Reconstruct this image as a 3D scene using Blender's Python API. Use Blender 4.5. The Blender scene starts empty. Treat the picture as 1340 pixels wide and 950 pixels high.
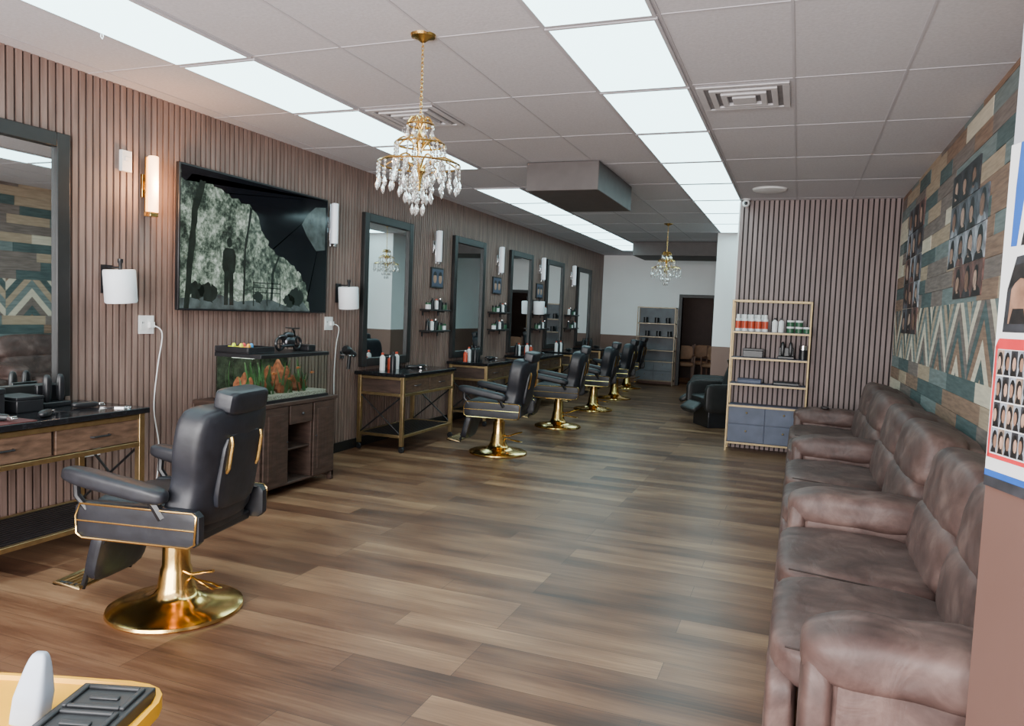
import bpy, math, random
from mathutils import Vector, Matrix
random.seed(7)
SC=bpy.context.scene
COL=SC.collection
CE=2.92
WL=-4.35; WR=1.0; YB=17.2; YP=9.27
# ------------------------------------------------------------------ materials
def nodes(name):
    m=bpy.data.materials.new(name); m.use_nodes=True
    nt=m.node_tree; b=nt.nodes['Principled BSDF']
    return m,nt,b
def M(name,col,rough=.5,metal=0,var=.15,scale=9,bump=0,emit=0,emcol=None,trans=0,coat=0,stretch=None,ior=1.45,alpha=1):
    m,nt,b=nodes(name)
    tc=nt.nodes.new('ShaderNodeTexCoord'); mp=nt.nodes.new('ShaderNodeMapping')
    nt.links.new(tc.outputs['Object'],mp.inputs['Vector'])
    if stretch: mp.inputs['Scale'].default_value=stretch
    n=nt.nodes.new('ShaderNodeTexNoise'); n.inputs['Scale'].default_value=scale; n.inputs['Detail'].default_value=5
    nt.links.new(mp.outputs['Vector'],n.inputs['Vector'])
    r=nt.nodes.new('ShaderNodeValToRGB')
    r.color_ramp.elements[0].position=.3; r.color_ramp.elements[1].position=.7
    r.color_ramp.elements[0].color=(*[c*(1-var) for c in col],1)
    r.color_ramp.elements[1].color=(*[min(1,c*(1+var)) for c in col],1)
    nt.links.new(n.outputs['Fac'],r.inputs['Fac'])
    nt.links.new(r.outputs['Color'],b.inputs['Base Color'])
    b.inputs['Roughness'].default_value=rough; b.inputs['Metallic'].default_value=metal
    b.inputs['IOR'].default_value=ior
    if trans: b.inputs['Transmission Weight'].default_value=trans
    if coat: b.inputs['Coat Weight'].default_value=coat
    if alpha<1: b.inputs['Alpha'].default_value=alpha
    if emit:
        b.inputs['Emission Strength'].default_value=emit
        b.inputs['Emission Color'].default_value=(*(emcol or col),1)
    if bump:
        bp=nt.nodes.new('ShaderNodeBump'); bp.inputs['Strength'].default_value=bump; bp.inputs['Distance'].default_value=.01
        nt.links.new(n.outputs['Fac'],bp.inputs['Height']); nt.links.new(bp.outputs['Normal'],b.inputs['Normal'])
    return m
def floor_mat():
    m,nt,b=nodes('vinyl_plank_floor'); L=nt.links.new; N=nt.nodes.new
    tc=N('ShaderNodeTexCoord')
    br=N('ShaderNodeTexBrick'); br.offset=.37; br.offset_frequency=3; br.squash=1
    br.inputs['Color1'].default_value=(0,0,0,1); br.inputs['Color2'].default_value=(1,1,1,1); br.inputs['Mortar'].default_value=(0,0,0,1)
    br.inputs['Scale'].default_value=1; br.inputs['Mortar Size'].default_value=.001; br.inputs['Brick Width'].default_value=1.25; br.inputs['Row Height'].default_value=.17
    L(tc.outputs['Object'],br.inputs['Vector'])
    mp=N('ShaderNodeMapping'); mp.inputs['Scale'].default_value=(.9,4.5,1); L(tc.outputs['Object'],mp.inputs['Vector'])
    n1=N('ShaderNodeTexNoise'); n1.inputs['Scale'].default_value=1.5; n1.inputs['Detail'].default_value=2; L(mp.outputs['Vector'],n1.inputs['Vector'])
    mp2=N('ShaderNodeMapping'); mp2.inputs['Scale'].default_value=(1.6,30,1); L(tc.outputs['Object'],mp2.inputs['Vector'])
    n2=N('ShaderNodeTexNoise'); n2.inputs['Scale'].default_value=2.4; n2.inputs['Detail'].default_value=7; L(mp2.outputs['Vector'],n2.inputs['Vector'])
    a=N('ShaderNodeMath'); a.operation='MULTIPLY'; a.inputs[1].default_value=.40; L(br.outputs['Color'],a.inputs[0])
    c=N('ShaderNodeMath'); c.operation='MULTIPLY_ADD'; c.inputs[1].default_value=.80; L(n1.outputs['Fac'],c.inputs[0]); L(a.outputs[0],c.inputs[2])
    d=N('ShaderNodeMath'); d.operation='MULTIPLY_ADD'; d.inputs[1].default_value=.45; L(n2.outputs['Fac'],d.inputs[0]); L(c.outputs[0],d.inputs[2])
    e=N('ShaderNodeMath'); e.operation='SUBTRACT'; e.inputs[1].default_value=.31; L(d.outputs[0],e.inputs[0])
    r=N('ShaderNodeValToRGB'); el=r.color_ramp.elements
    el[0].position=.18; el[0].color=(.052,.022,.012,1); el[1].position=.95; el[1].color=(.38,.235,.13,1)
    x=el.new(.42); x.color=(.125,.058,.031,1); x=el.new(.68); x.color=(.225,.124,.068,1)
    L(e.outputs[0],r.inputs['Fac'])
    mx=N('ShaderNodeMixRGB'); mx.inputs['Color2'].default_value=(.025,.012,.008,1); L(br.outputs['Fac'],mx.inputs['Fac']); L(r.outputs['Color'],mx.inputs['Color1'])
    L(mx.outputs['Color'],b.inputs['Base Color'])
    rr=N('ShaderNodeMapRange'); rr.inputs['To Min'].default_value=.30; rr.inputs['To Max'].default_value=.44; L(n2.outputs['Fac'],rr.inputs['Value']); L(rr.outputs[0],b.inputs['Roughness'])
    bp=N('ShaderNodeBump'); bp.inputs['Strength'].default_value=.1; bp.inputs['Distance'].default_value=.004; L(n2.outputs['Fac'],bp.inputs['Height']); L(bp.outputs['Normal'],b.inputs['Normal'])
    return m
def tv_mat():
    m,nt,b=nodes('television_picture'); L=nt.links.new; N=nt.nodes.new
    tc=N('ShaderNodeTexCoord')
    n=N('ShaderNodeTexNoise'); n.inputs['Scale'].default_value=26; n.inputs['Detail'].default_value=12; n.inputs['Roughness'].default_value=.8; L(tc.outputs['Object'],n.inputs['Vector'])
    n0=N('ShaderNodeTexNoise'); n0.inputs['Scale'].default_value=4.5; n0.inputs['Detail'].default_value=4; n0.inputs['Roughness'].default_value=.6; L(tc.outputs['Object'],n0.inputs['Vector'])
    a=N('ShaderNodeMath'); a.operation='MULTIPLY_ADD'; a.inputs[1].default_value=.7; L(n0.outputs['Fac'],a.inputs[0]); L(n.outputs['Fac'],a.inputs[2])
    s=N('ShaderNodeMath'); s.operation='SUBTRACT'; s.inputs[1].default_value=.33; L(a.outputs[0],s.inputs[0])
    r=N('ShaderNodeValToRGB'); el=r.color_ramp.elements
    el[0].position=.38; el[0].color=(.006,.012,.008,1); el[1].position=.72; el[1].color=(.50,.58,.50,1)
    x=el.new(.48); x.color=(.035,.055,.04,1); x=el.new(.58); x.color=(.16,.21,.16,1)
    L(s.outputs[0],r.inputs['Fac'])
    b.inputs['Base Color'].default_value=(.005,.005,.006,1); b.inputs['Roughness'].default_value=.12
    L(r.outputs['Color'],b.inputs['Emission Color']); b.inputs['Emission Strength'].default_value=1.3
    return m
slat=M('walnut_slat',(.225,.15,.126),.55,var=.3,scale=3,stretch=(1,6,.6))
slat2=M('plum_walnut_slat',(.245,.182,.176),.55,var=.2,scale=3,stretch=(6,1,.6))
feltb=M('black_felt_backing',(.03,.024,.023),.9)
white=M('white_wall_paint',(.86,.87,.87),.7,var=.02,scale=2)
brownp=M('brown_wall_paint',(.20,.12,.095),.6,var=.06,scale=2)
tile=M('ceiling_tile',(.60,.58,.61),.9,var=.07,scale=60,bump=.1)
tbar=M('ceiling_grid_metal',(.52,.50,.53),.6,var=.03)
ventm=M('off_white_vent_metal',(.58,.56,.58),.5,var=.03)
diff=M('light_diffuser',(.8,.9,.9),.6,var=.05,scale=30,emit=6.0,emcol=(.60,.95,1.0))
gold=M('polished_gold',(.85,.58,.20),.18,1,var=.06)
goldm=M('brushed_brass',(.48,.35,.18),.38,1,var=.12,scale=20)
goldp=M('antique_gold_paint',(.27,.20,.105),.42,.7,var=.12,scale=20)
leather=M('black_leather',(.013,.014,.019),.42,var=.3,scale=14,bump=.15)
blackp=M('black_plastic',(.012,.012,.014),.35,var=.2)
blackc=M('black_stone_top',(.010,.010,.012),.16,var=.4,scale=40)
blackw=M('black_painted_wood',(.015,.014,.014),.45,var=.2)
darkwood=M('dark_walnut_wood',(.060,.036,.028),.5,var=.35,scale=4,stretch=(2,2,10))
drawerw=M('brown_drawer_wood',(.11,.065,.043),.45,var=.4,scale=4,stretch=(2,3,12))
mirror=M('mirror_glass',(.86,.90,.90),.015,1,var=.01)
chrome=M('chrome',(.7,.7,.72),.15,1,var=.05)
glass=M('clear_glass',(.90,.96,.92),.02,trans=1,var=.01,ior=1.1)
crystal=M('cut_crystal',(.92,.91,.90),.06,trans=.85,var=.04,ior=1.5,emit=.03,emcol=(1,.97,.9))  # faint emission put into the crystals, which hold no bulb
whitep=M('white_plastic',(.78,.78,.78),.4,var=.03)
paper=M('white_paper_roll',(.82,.84,.88),.8,var=.04)
bluegrey=M('blue_grey_laminate',(.075,.09,.14),.5,var=.2,scale=6)
greylam=M('mid_grey_laminate',(.13,.135,.15),.5,var=.15,scale=6)
darkbrass=M('dark_bronze',(.22,.18,.13),.4,.7,var=.1)
redl=M('red_label',(.55,.07,.03),.4,var=.1)
greenl=M('dark_green_label',(.03,.10,.05),.4,var=.1)
yellow=M('yellow_plastic',(.90,.43,.0),.5,var=.03)
greyp=M('grey_blue_plastic',(.42,.48,.57),.35,var=.08)
warm=M('lit_lamp_glass',(1,.8,.6),.4,emit=6,emcol=(1,.50,.20),var=.05)
frost=M('frosted_lamp_glass',(.75,.78,.85),.3,var=.05,emit=.25,emcol=(.9,.95,1))  # faint emission put into the glass of unlit sconces
gravel=M('aquarium_gravel',(.40,.38,.33),.8,var=.6,scale=90,bump=.6)
plantg=M('water_plant',(.035,.105,.03),.6,var=.5)
rock=M('orange_brown_rock',(.24,.07,.03),.8,var=.6,scale=22,bump=.6)
def sofa_mat():
    m,nt,b=nodes('distressed_brown_leather'); L=nt.links.new; N=nt.nodes.new
    tc=N('ShaderNodeTexCoord')
    n=N('ShaderNodeTexNoise'); n.inputs['Scale'].default_value=5; n.inputs['Detail'].default_value=9; n.inputs['Roughness'].default_value=.62; n.inputs['Distortion'].default_value=.5; L(tc.outputs['Object'],n.inputs['Vector'])
    r=N('ShaderNodeValToRGB'); el=r.color_ramp.elements
    el[0].position=.30; el[0].color=(.044,.023,.020,1); el[1].position=.74; el[1].color=(.19,.120,.103,1)
    x=el.new(.5); x.color=(.092,.053,.046,1)
    L(n.outputs['Fac'],r.inputs['Fac']); L(r.outputs['Color'],b.inputs['Base Color']); b.inputs['Roughness'].default_value=.56
    mp=N('ShaderNodeMapping'); mp.inputs['Scale'].default_value=(1.4,.7,1); mp.inputs['Rotation'].default_value=(.2,.3,.5); L(tc.outputs['Object'],mp.inputs['Vector'])
    n2=N('ShaderNodeTexNoise'); n2.inputs['Scale'].default_value=7; n2.inputs['Detail'].default_value=3; n2.inputs['Distortion'].default_value=.9; L(mp.outputs['Vector'],n2.inputs['Vector'])
    bp=N('ShaderNodeBump'); bp.inputs['Strength'].default_value=.4; bp.inputs['Distance'].default_value=.014; L(n2.outputs['Fac'],bp.inputs['Height']); L(bp.outputs['Normal'],b.inputs['Normal'])
    return m
sofam=sofa_mat()
seamm=M('dark_sofa_seam',(.03,.018,.015),.7)
# ------------------------------------------------------------------ mesh builder
class MB:
    def __init__(s): s.v=[];s.f=[];s.m=[]
    def add(s,vs,fs,mi=0):
        o=len(s.v); s.v+= [tuple(v) for v in vs]
        for f in fs: s.f.append([i+o for i in f]); s.m.append(mi)
        return s
    def box(s,x0,x1,y0,y1,z0,z1,mi=0,rot=None,piv=None):
        vs=[Vector((x,y,z)) for z in(z0,z1) for y in(y0,y1) for x in(x0,x1)]
        if rot is not None:
            p=Vector(piv) if piv else Vector(((x0+x1)/2,(y0+y1)/2,(z0+z1)/2))
            vs=[rot@(v-p)+p for v in vs]
        return s.add(vs,[(0,2,3,1),(4,5,7,6),(0,1,5,4),(2,6,7,3),(0,4,6,2),(1,3,7,5)],mi)
    def lathe(s,prof,c=(0,0,0),seg=24,mi=0,rot=None):
        vs=[];n=len(prof)
        for i in range(seg):
            a=2*math.pi*i/seg
            for r,z in prof:
                v=Vector((max(r,.0004)*math.cos(a),max(r,.0004)*math.sin(a),z))
                if rot is not None: v=rot@v
                vs.append(v+Vector(c))
        fs=[]
        for i in range(seg):
            j=(i+1)%seg
            for k in range(n-1): fs.append((i*n+k,j*n+k,j*n+k+1,i*n+k+1))
        return s.add(vs,fs,mi)
    def tube(s,pts,r=.01,seg=8,mi=0,closed=False,caps=True):
        pts=[Vector(p) for p in pts]; n=len(pts); vs=[];fs=[]
        prev=None
        for i,p in enumerate(pts):
            if closed: t=(pts[(i+1)%n]-pts[i-1])
            else: t=pts[min(i+1,n-1)]-pts[max(i-1,0)]
            t.normalize()
            if prev is None:
                up=Vector((0,0,1)) if abs(t.z)<.9 else Vector((1,0,0))
                a=t.cross(up).normalized()
            else:
                a=(prev-t*prev.dot(t)).normalized()
            prev=a; b=t.cross(a)
            rr=r[i] if isinstance(r,(list,tuple)) else r
            for k in range(seg):
                g=2*math.pi*k/seg
                vs.append(p+a*math.cos(g)*rr+b*math.sin(g)*rr)
        m=n if closed else n-1
        for i in range(m):
            j=(i+1)%n
            for k in range(seg):
                l=(k+1)%seg
                fs.append((i*seg+k,i*seg+l,j*seg+l,j*seg+k))
        if not closed and caps:
            fs.append(tuple(range(seg))[::-1]); fs.append(tuple(range((n-1)*seg,n*seg)))
        return s.add(vs,fs,mi)
    def sell(s,c,h,n=5,res=8,mi=0,rot=None,fn=None):
        vs=[];fs=[];idx={}
        def P(p):
            k=tuple(round(q,5) for q in p)
            if k in idx: return idx[k]
            x,y,z=p
            d=(abs(x)**n+abs(y)**n+abs(z)**n)**(1/n)
            q=Vector((x/d,y/d,z/d))
            if fn: q=Vector(fn(q.x,q.y,q.z))
            q=Vector((q.x*h[0],q.y*h[1],q.z*h[2]))
            if rot is not None: q=rot@q
            vs.append(q+Vector(c)); idx[k]=len(vs)-1
            return idx[k]
        g=[math.tan((-1+2*i/res)*math.pi/4) for i in range(res+1)]
        for ax in range(3):
            for sg in(-1,1):
                for i in range(res):
                    for j in range(res):
                        q=[]
                        for(a,b)in((i,j),(i+1,j),(i+1,j+1),(i,j+1)):
                            p=[0,0,0];p[ax]=sg;p[(ax+1)%3]=g[a];p[(ax+2)%3]=g[b];q.append(P(p))
                        if sg<0:q=q[::-1]
                        fs.append(q)
        return s.add(vs,fs,mi)
    def build(s,name,mats,parent=None,bev=0,label=None,ang=38,loc=None):
        me=bpy.data.meshes.new(name); me.from_pydata(s.v,[],s.f)
        if not isinstance(mats,(list,tuple)): mats=[mats]
        for m in mats: me.materials.append(m)
        me.polygons.foreach_set('material_index',s.m)
        me.polygons.foreach_set('use_smooth',[True]*len(s.f))
        me.update(); me.set_sharp_from_angle(angle=math.radians(ang))
        o=bpy.data.objects.new(name,me); COL.objects.link(o)
        if parent: o.parent=parent
        if loc: o.location=loc
        if bev:
            b=o.modifiers.new('bevel','BEVEL'); b.width=bev; b.segments=2; b.limit_method='ANGLE'; b.angle_limit=math.radians(40)
        if label: o['label']=label
        return o
def R(ax,deg): return Matrix.Rotation(math.radians(deg),3,ax)
def meta(o,label,cat,group=None):
    o['label']=label;o['category']=cat
    if group:o['group']=group
    return o
def thing(name,loc,label,cat,group=None,rz=0):
    e=bpy.data.objects.new(name,None); e.empty_display_size=.1; COL.objects.link(e)
    e.location=loc; e.rotation_euler=(0,0,rz)
    return meta(e,label,cat,group)
def dup(o,loc=None,rz=None,label=None,par=None):
    c=o.copy(); COL.objects.link(c)
    if par: c.parent=par
    if loc is not None:c.location=loc
    if rz is not None:c.rotation_euler=(0,0,rz)
    if label:c['label']=label
    for ch in list(o.children): dup(ch,par=c)
    return c
def struct(o): o['kind']='structure'; return o
# ------------------------------------------------------------------ shell
YF=-1.3
fl=MB().box(WL-.2,WR+.2,YF-.2,YB+3.2,-.1,0); struct(fl.build('floor',floor_mat()))
c=MB().box(WL-.2,WR+.2,YF-.2,YB+3.2,CE,CE+.1)
gx=[.47-.585*k for k in range(9)]; gy=[3.60+1.11*k for k in range(-4,13)]
for x in gx: c.box(x-.007,x+.007,YF,YB,CE-.003,CE,1)
for y in gy: c.box(WL,WR,y-.007,y+.007,CE-.0025,CE,1)
struct(c.build('ceiling',[tile,tbar]))
w=MB().box(WL-.2,WL-.018,YF-.2,YB+.2,0,CE,1)
y=YF
while y<YB:
    w.box(WL-.018,WL,y,y+.036,.0,CE,0); y+=.052
struct(w.build('wall_left',[slat,feltb]))
w=MB().box(WL,WL+.012,YF,YB,0,.1); struct(w.build('baseboard_left',blackw))
w=MB()
for (xa,xb,za,zb,mi) in((WL,-2.49,1.08,CE,0),(WL,-2.49,0,1.08,1),(-1.79,-1.32,1.08,CE,0),(-1.79,-1.32,0,1.08,1),(-2.49,-1.79,2.0,CE,0)):
    w.box(xa,xb,YB,YB+.15,za,zb,mi)
struct(w.build('wall_back',[white,brownp]))
brm=M('red_brown_back_room',(.035,.020,.017),.6,var=.1)
w=MB().box(-3.3,-.9,YB+2.4,YB+2.5,0,CE).box(-3.3,-3.2,YB+.15,YB+2.4,0,CE).box(-1.0,-.9,YB+.15,YB+2.4,0,CE)
struct(w.build('wall_back_room',brm))
w=MB().box(-1.32,-1.2,12.76,YB,1.08,CE,0).box(-1.32,-1.2,12.76,YB,0,1.08,1)
struct(w.build('wall_corridor',[white,brownp]))
w=MB().box(-1.32,WR+.2,12.64,12.76,1.08,CE,0).box(-1.32,WR+.2,12.64,12.76,0,1.08,1)
struct(w.build('wall_alcove',[white,brownp]))
w=MB().box(WR,WR+.2,YP+.12,12.64,0,CE,0); struct(w.build('wall_alcove_side',[white]))
w=MB().box(-.73,WR,YP+.018,YP+.12,0,CE,1)
x=-.73
while x<WR-.02:
    w.box(x,x+.038,YP,YP+.018,0,CE,0); x+=.055
w.box(-.742,-.73,YP,YP+.12,0,CE,2)
struct(w.build('wall_partition',[slat2,feltb,white]))
pal=[M('plank_dark_teal',(.080,.115,.115),.65,var=.3,scale=5,stretch=(1,1,10)),
     M('plank_slate',(.18,.22,.215),.65,var=.25,scale=5,stretch=(1,1,10)),
     M('plank_brown',(.26,.165,.115),.65,var=.3,scale=5,stretch=(1,1,10)),
     M('plank_tan',(.42,.32,.225),.65,var=.2,scale=5,stretch=(1,1,10)),
     M('plank_cream',(.66,.59,.46),.65,var=.12,scale=5,stretch=(1,1,10)),
     M('plank_dusky',(.20,.16,.142),.65,var=.3,scale=5,stretch=(1,1,10)),feltb]
wts=[3.5,4,4,4,3,3.5]
w=MB().box(WR,WR+.2,YF-.2,YP+.12,0,CE,6)
z=0;hz=.12
CZ0,CZ1=1.2,1.68
while z<CE-.01:
    z1=min(z+hz,CE)
    if not(z>=CZ0-.01 and z1<=CZ1+.01):
        y=1.0-random.random()*.5; last=-1
        while y<YP:
            l=random.choice([.5,.6,.75,.9,1.2]); y1=min(y+l,YP)
            if YP-y1<.1:y1=YP
            k=random.choices(range(6),wts)[0]
            while k==last:k=random.choices(range(6),wts)[0]
            last=k
            th=random.choice([.016,.018,.02])
            w.box(WR-th,WR,max(y,1.0),y1-.002,z+.001,z1-.001,k); y=y1
    z=z1
def clip(poly,zc,keep):
    out=[]
    for i in range(len(poly)):
        a,b=poly[i],poly[(i+1)%len(poly)]
        ia=(a[1]>=zc) if keep else (a[1]<=zc); ib=(b[1]>=zc) if keep else (b[1]<=zc)
        if ia: out.append(a)
        if ia!=ib:
            t=(zc-a[1])/(b[1]-a[1]); out.append((a[0]+t*(b[0]-a[0]),zc))
    return out
yy=1.0;kcol=0;PW=.36
while yy<YP-.01:
    y1=min(yy+PW,YP); sg=1 if kcol%2==0 else -1
    zz=CZ0-.6;j=0
    while zz<CZ1+.6:
        hh=.115
        s0=0 if sg>0 else PW*1.1; s1=s0+sg*1.1*(y1-yy)
        p=[(yy,zz+s0),(y1-.002,zz+s1),(y1-.002,zz+s1+hh-.004),(yy,zz+s0+hh-.004)]
        p=clip(p,CZ0,True)
        if len(p)>2:p=clip(p,CZ1,False)
        if len(p)>2:
            k=[4,2,0,5,4,1,3,0][(j+(kcol//2))%8]
            n=len(p); xf=WR-.018
            vs=[(xf,a,b) for a,b in p]+[(WR,a,b) for a,b in p]
            fs=[tuple(range(n))]+[(i,(i+1)%n,n+(i+1)%n,n+i) for i in range(n)]
            w.add(vs,fs,k)
        zz+=hh;j+=1
    yy=y1;kcol+=1
struct(w.build('wall_right',pal,ang=20))
q=[(.447,2.1),(.75,1.2),(WR-.021,1.2),(WR-.021,2.1)]
w=MB()
for (za,zb,mi) in((0,1.13,0),(1.13,CE,1)):
    w.add([(a,b,za) for a,b in q]+[(a,b,zb) for a,b in q],[(0,3,2,1),(4,5,6,7),(0,1,5,4),(1,2,6,5),(2,3,7,6),(3,0,4,7)],mi)
taupe=M('taupe_wall_paint',(.135,.074,.060),.5,var=.06,scale=2)
struct(w.build('wall_return',[taupe,M('pale_grey_wall_paint',(.40,.40,.44),.5,var=.04)]))
w=MB().box(WL,WR,YF-.2,YF,0,.35).box(WL,WR,YF-.2,YF,2.6,CE)
struct(w.build('wall_front',white))
alu=M('dark_aluminium',(.04,.04,.045),.35,1)
for i in range(4):
    a=WL+(WR-WL)/4*i; b=a+(WR-WL)/4
    w=MB().box(a,a+.05,YF-.12,YF-.05,.35,2.6).box(b-.05,b,YF-.12,YF-.05,.35,2.6).box(a+.05,b-.05,YF-.12,YF-.05,.35,.41).box(a+.05,b-.05,YF-.12,YF-.05,2.54,2.6)
    struct(w.build('window_%d'%(i+1),alu))
w=MB().box(-2.56,-2.49,YB-.03,YB+.15,0,2.06,0).box(-1.79,-1.72,YB-.03,YB+.15,0,2.06,0).box(-2.49,-1.79,YB-.03,YB+.15,1.99,2.06,0)
struct(w.build('door_1',[blackw]))
# ------------------------------------------------------------------ ceiling fixtures
def lightpanel(x0,y0,first=[None]):
    loc=(x0+.2925,y0+.555,CE-.0)
    if first[0] is None:
        t=thing('ceiling_light_panel',loc,'rectangular lit ceiling panel with a frosted diffuser','ceiling light','recessed ceiling light panels')
        hx,hy=.2925,.555
        f=MB().box(-hx+.012,-hx+.03,-hy+.012,hy-.012,-.014,0).box(hx-.03,hx-.012,-hy+.012,hy-.012,-.014,0).box(-hx+.03,hx-.03,-hy+.012,-hy+.03,-.014,0).box(-hx+.03,hx-.03,hy-.03,hy-.012,-.014,0)
        f.build('frame',tbar,t)
        MB().box(-hx+.03,hx-.03,-hy+.03,hy-.03,-.012,-.007).build('diffuser',diff,t)
        first[0]=t
    else: dup(first[0],loc)
for k in range(-3,8): lightpanel(-1.285,3.60+1.11*k)
for k in list(range(-3,3))+list(range(4,11)): lightpanel(-3.625,3.60+1.11*k)
def vent(x,y):
    t=thing('ceiling_air_vent',(x,y,CE),'square off-white ceiling diffuser vent with stepped louvres','air vent','ceiling vents')
    f=MB()
    for i,(a,b) in enumerate([(.27,.23),(.20,.165),(.135,.10)]):
        z0=-.014-.006*i
        f.box(-a,a,-a,-b,z0,-.006).box(-a,a,b,a,z0,-.006).box(-a,-b,-b,b,z0,-.006).box(b,a,-b,b,z0,-.006)
    f.box(-.07,.07,-.07,.07,-.03,-.006)
    f.build('louvre',ventm,t,bev=.002)
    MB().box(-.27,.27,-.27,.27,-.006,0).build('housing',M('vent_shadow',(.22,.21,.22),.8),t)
    return t
v=vent(-.41,5.02); dup(v,(-2.75,5.02,CE))
t=thing('ceiling_ventilator',(-.38,8.5,CE),'round white flush ceiling speaker','ventilator')  # flat round vent cover
MB().lathe([(0,-.03),(.12,-.03),(.17,-.018),(.18,0),(0,0)]).build('cover',whitep,t)
boxm=M('brown_duct_box',(.105,.090,.088),.6,var=.1)
o=MB().box(-2.49,-1.79,6.73,8.15,CE-.27,CE-.006).build('ceiling_duct_box',boxm,bev=.006); meta(o,'brown boxed duct hanging below the ceiling tiles','duct box','ceiling duct boxes')
o=MB().box(-3.0,-1.45,14.0,15.2,CE-.26,CE-.006).build('ceiling_duct_box',boxm,bev=.006); meta(o,'wide brown boxed duct near the back of the ceiling','duct box','ceiling duct boxes')
t=thing('security_camera',(-.66,9.15,CE),'small white dome security camera beside the slatted partition','camera')
MB().lathe([(0,-.012),(.045,-.012),(.045,0),(0,0)]).build('mount',whitep,t)
MB().sell((0,0,-.05),(.042,.042,.045),2.2,6).sell((0,-.035,-.055),(.02,.014,.02),2.2,6,1).build('camera_body',[whitep,blackp],t)
def hook(x,y):
    t=thing('ceiling_hook',(x,y,CE),'tiny white hook fixed to the ceiling grid','hook','ceiling hooks')
    MB().tube([(0,0,0),(0,0,-.03),(.012,0,-.042),(.02,0,-.03),(.014,0,-.02)],.003,6).lathe([(0,-.006),(.012,-.006),(.012,0),(0,0)],seg=12).build('hook_body',whitep,t)
    return t
h_=hook(-3.6,3.05); dup(h_,(-3.02,5.3,CE))
# ------------------------------------------------------------------ chandelier
def chandelier(loc):
    t=thing('chandelier',loc,'gold chandelier with tiers of hanging clear crystal drops','chandelier','crystal chandeliers')
    MB().lathe([(0,-.035),(.015,-.035),(.03,-.022),(.062,-.012),(.068,0),(0,0)]).build('canopy',gold,t)
    ch=MB()
    z=-.035;k=0
    while z>-.42:
        pts=[]
        for i in range(8):
            a=2*math.pi*i/8
            u=.007*math.cos(a);w2=.014*math.sin(a)
            pts.append((u,0,z-.012+w2) if k%2 else (0,u,z-.012+w2))
        ch.tube(pts,.0022,5,closed=True); z-=.021;k+=1
    o=ch.build('chain',gold,t); o['kind']='stuff'
    f=MB().lathe([(0,-.43),(.01,-.43),(.02,-.45),(.008,-.48),(.018,-.52),(.03,-.55),(.012,-.60),(.02,-.66),(.035,-.70),(.015,-.74),(.01,-.80),(0,-.80)],seg=14)
    for rr,zz in((.07,-.46),(.13,-.56),(.215,-.665)):
        f.tube([(rr*math.cos(a),rr*math.sin(a),zz) for a in [2*math.pi*i/28 for i in range(28)]],.0055,6,closed=True)
    for i in range(8):
        g=2*math.pi*i/8
        for(r1,z0,z1)in((.215,-.70,-.665),(.13,-.60,-.56),(.07,-.48,-.46)):
            pts=[]
            for s_ in range(7):
                q=s_/6; rad=.006+(r1-.006)*q; pts.append((rad*math.cos(g),rad*math.sin(g),z0+(z1-z0)*q+.05*math.sin(q*math.pi)))
            f.tube(pts,.005,6)
    f.build('frame',gold,t)
    def strand(n):
        s=MB(); z=-.012
        for i in range(n):
            s.lathe([(0,z+.0106),(.007,z+.004),(.007,z-.004),(0,z-.0106)],seg=6); z-=.021
        s.lathe([(0,z+.010),(.007,z-.006),(.013,z-.022),(.008,z-.040),(0,z-.052)][:],seg=7)
        return s
    ms=[strand(n).build('crystal_strand',crystal,t,ang=10) for n in(1,3,4,6)]
    used=[False]*4
    def place(k,r,g,z):
        o=ms[k] if not used[k] else None
        if o is None:
            o=ms[k].copy(); COL.objects.link(o); o.parent=t
        used[k]=True
        o.location=(r*math.cos(g),r*math.sin(g),z)
    for i in range(22): place(i%2+1,.215,2*math.pi*i/22,-.665)
    for i in range(14): place(3 if i%2 else 2,.135,2*math.pi*i/14+.1,-.66+.10*(i%2))
    for i in range(9): place(2,.07,2*math.pi*i/9,-.72)
    for i in range(8): place(0,.07,2*math.pi*i/8,-.46)
    for i in range(12): place(1,.13,2*math.pi*i/12,-.56)
    for i in range(5): place(3,.03,2*math.pi*i/5,-.74)
    return t
cd=chandelier((-1.917,3.55,CE)); dup(cd,(-1.92,11.4,CE))
# ------------------------------------------------------------------ wall mirrors
def mkmirror(y0,y1,z0,z1,lab):
    yc=(y0+y1)/2;h=z1-z0;hw=(y1-y0)/2
    t=thing('wall_mirror',(WL,yc,z0),lab,'mirror','black framed station mirrors')
    fw=.09
    MB().box(0,.05,-hw,-hw+fw,0,h).box(0,.05,hw-fw,hw,0,h).box(0,.05,-hw+fw,hw-fw,0,fw).box(0,.05,-hw+fw,hw-fw,h-fw,h).build('frame',blackw,t,bev=.006)
    MB().box(.005,.022,-hw+fw,hw-fw,fw,h-fw).build('mirror_glass',mirror,t)
    return t
mm=mkmirror(2.38,3.43,.86,2.49,'tall rectangular mirror in a wide black frame')
for y in(7.36,9.56,11.64,13.46,15.5): dup(mm,(WL,y,.86))
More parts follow.
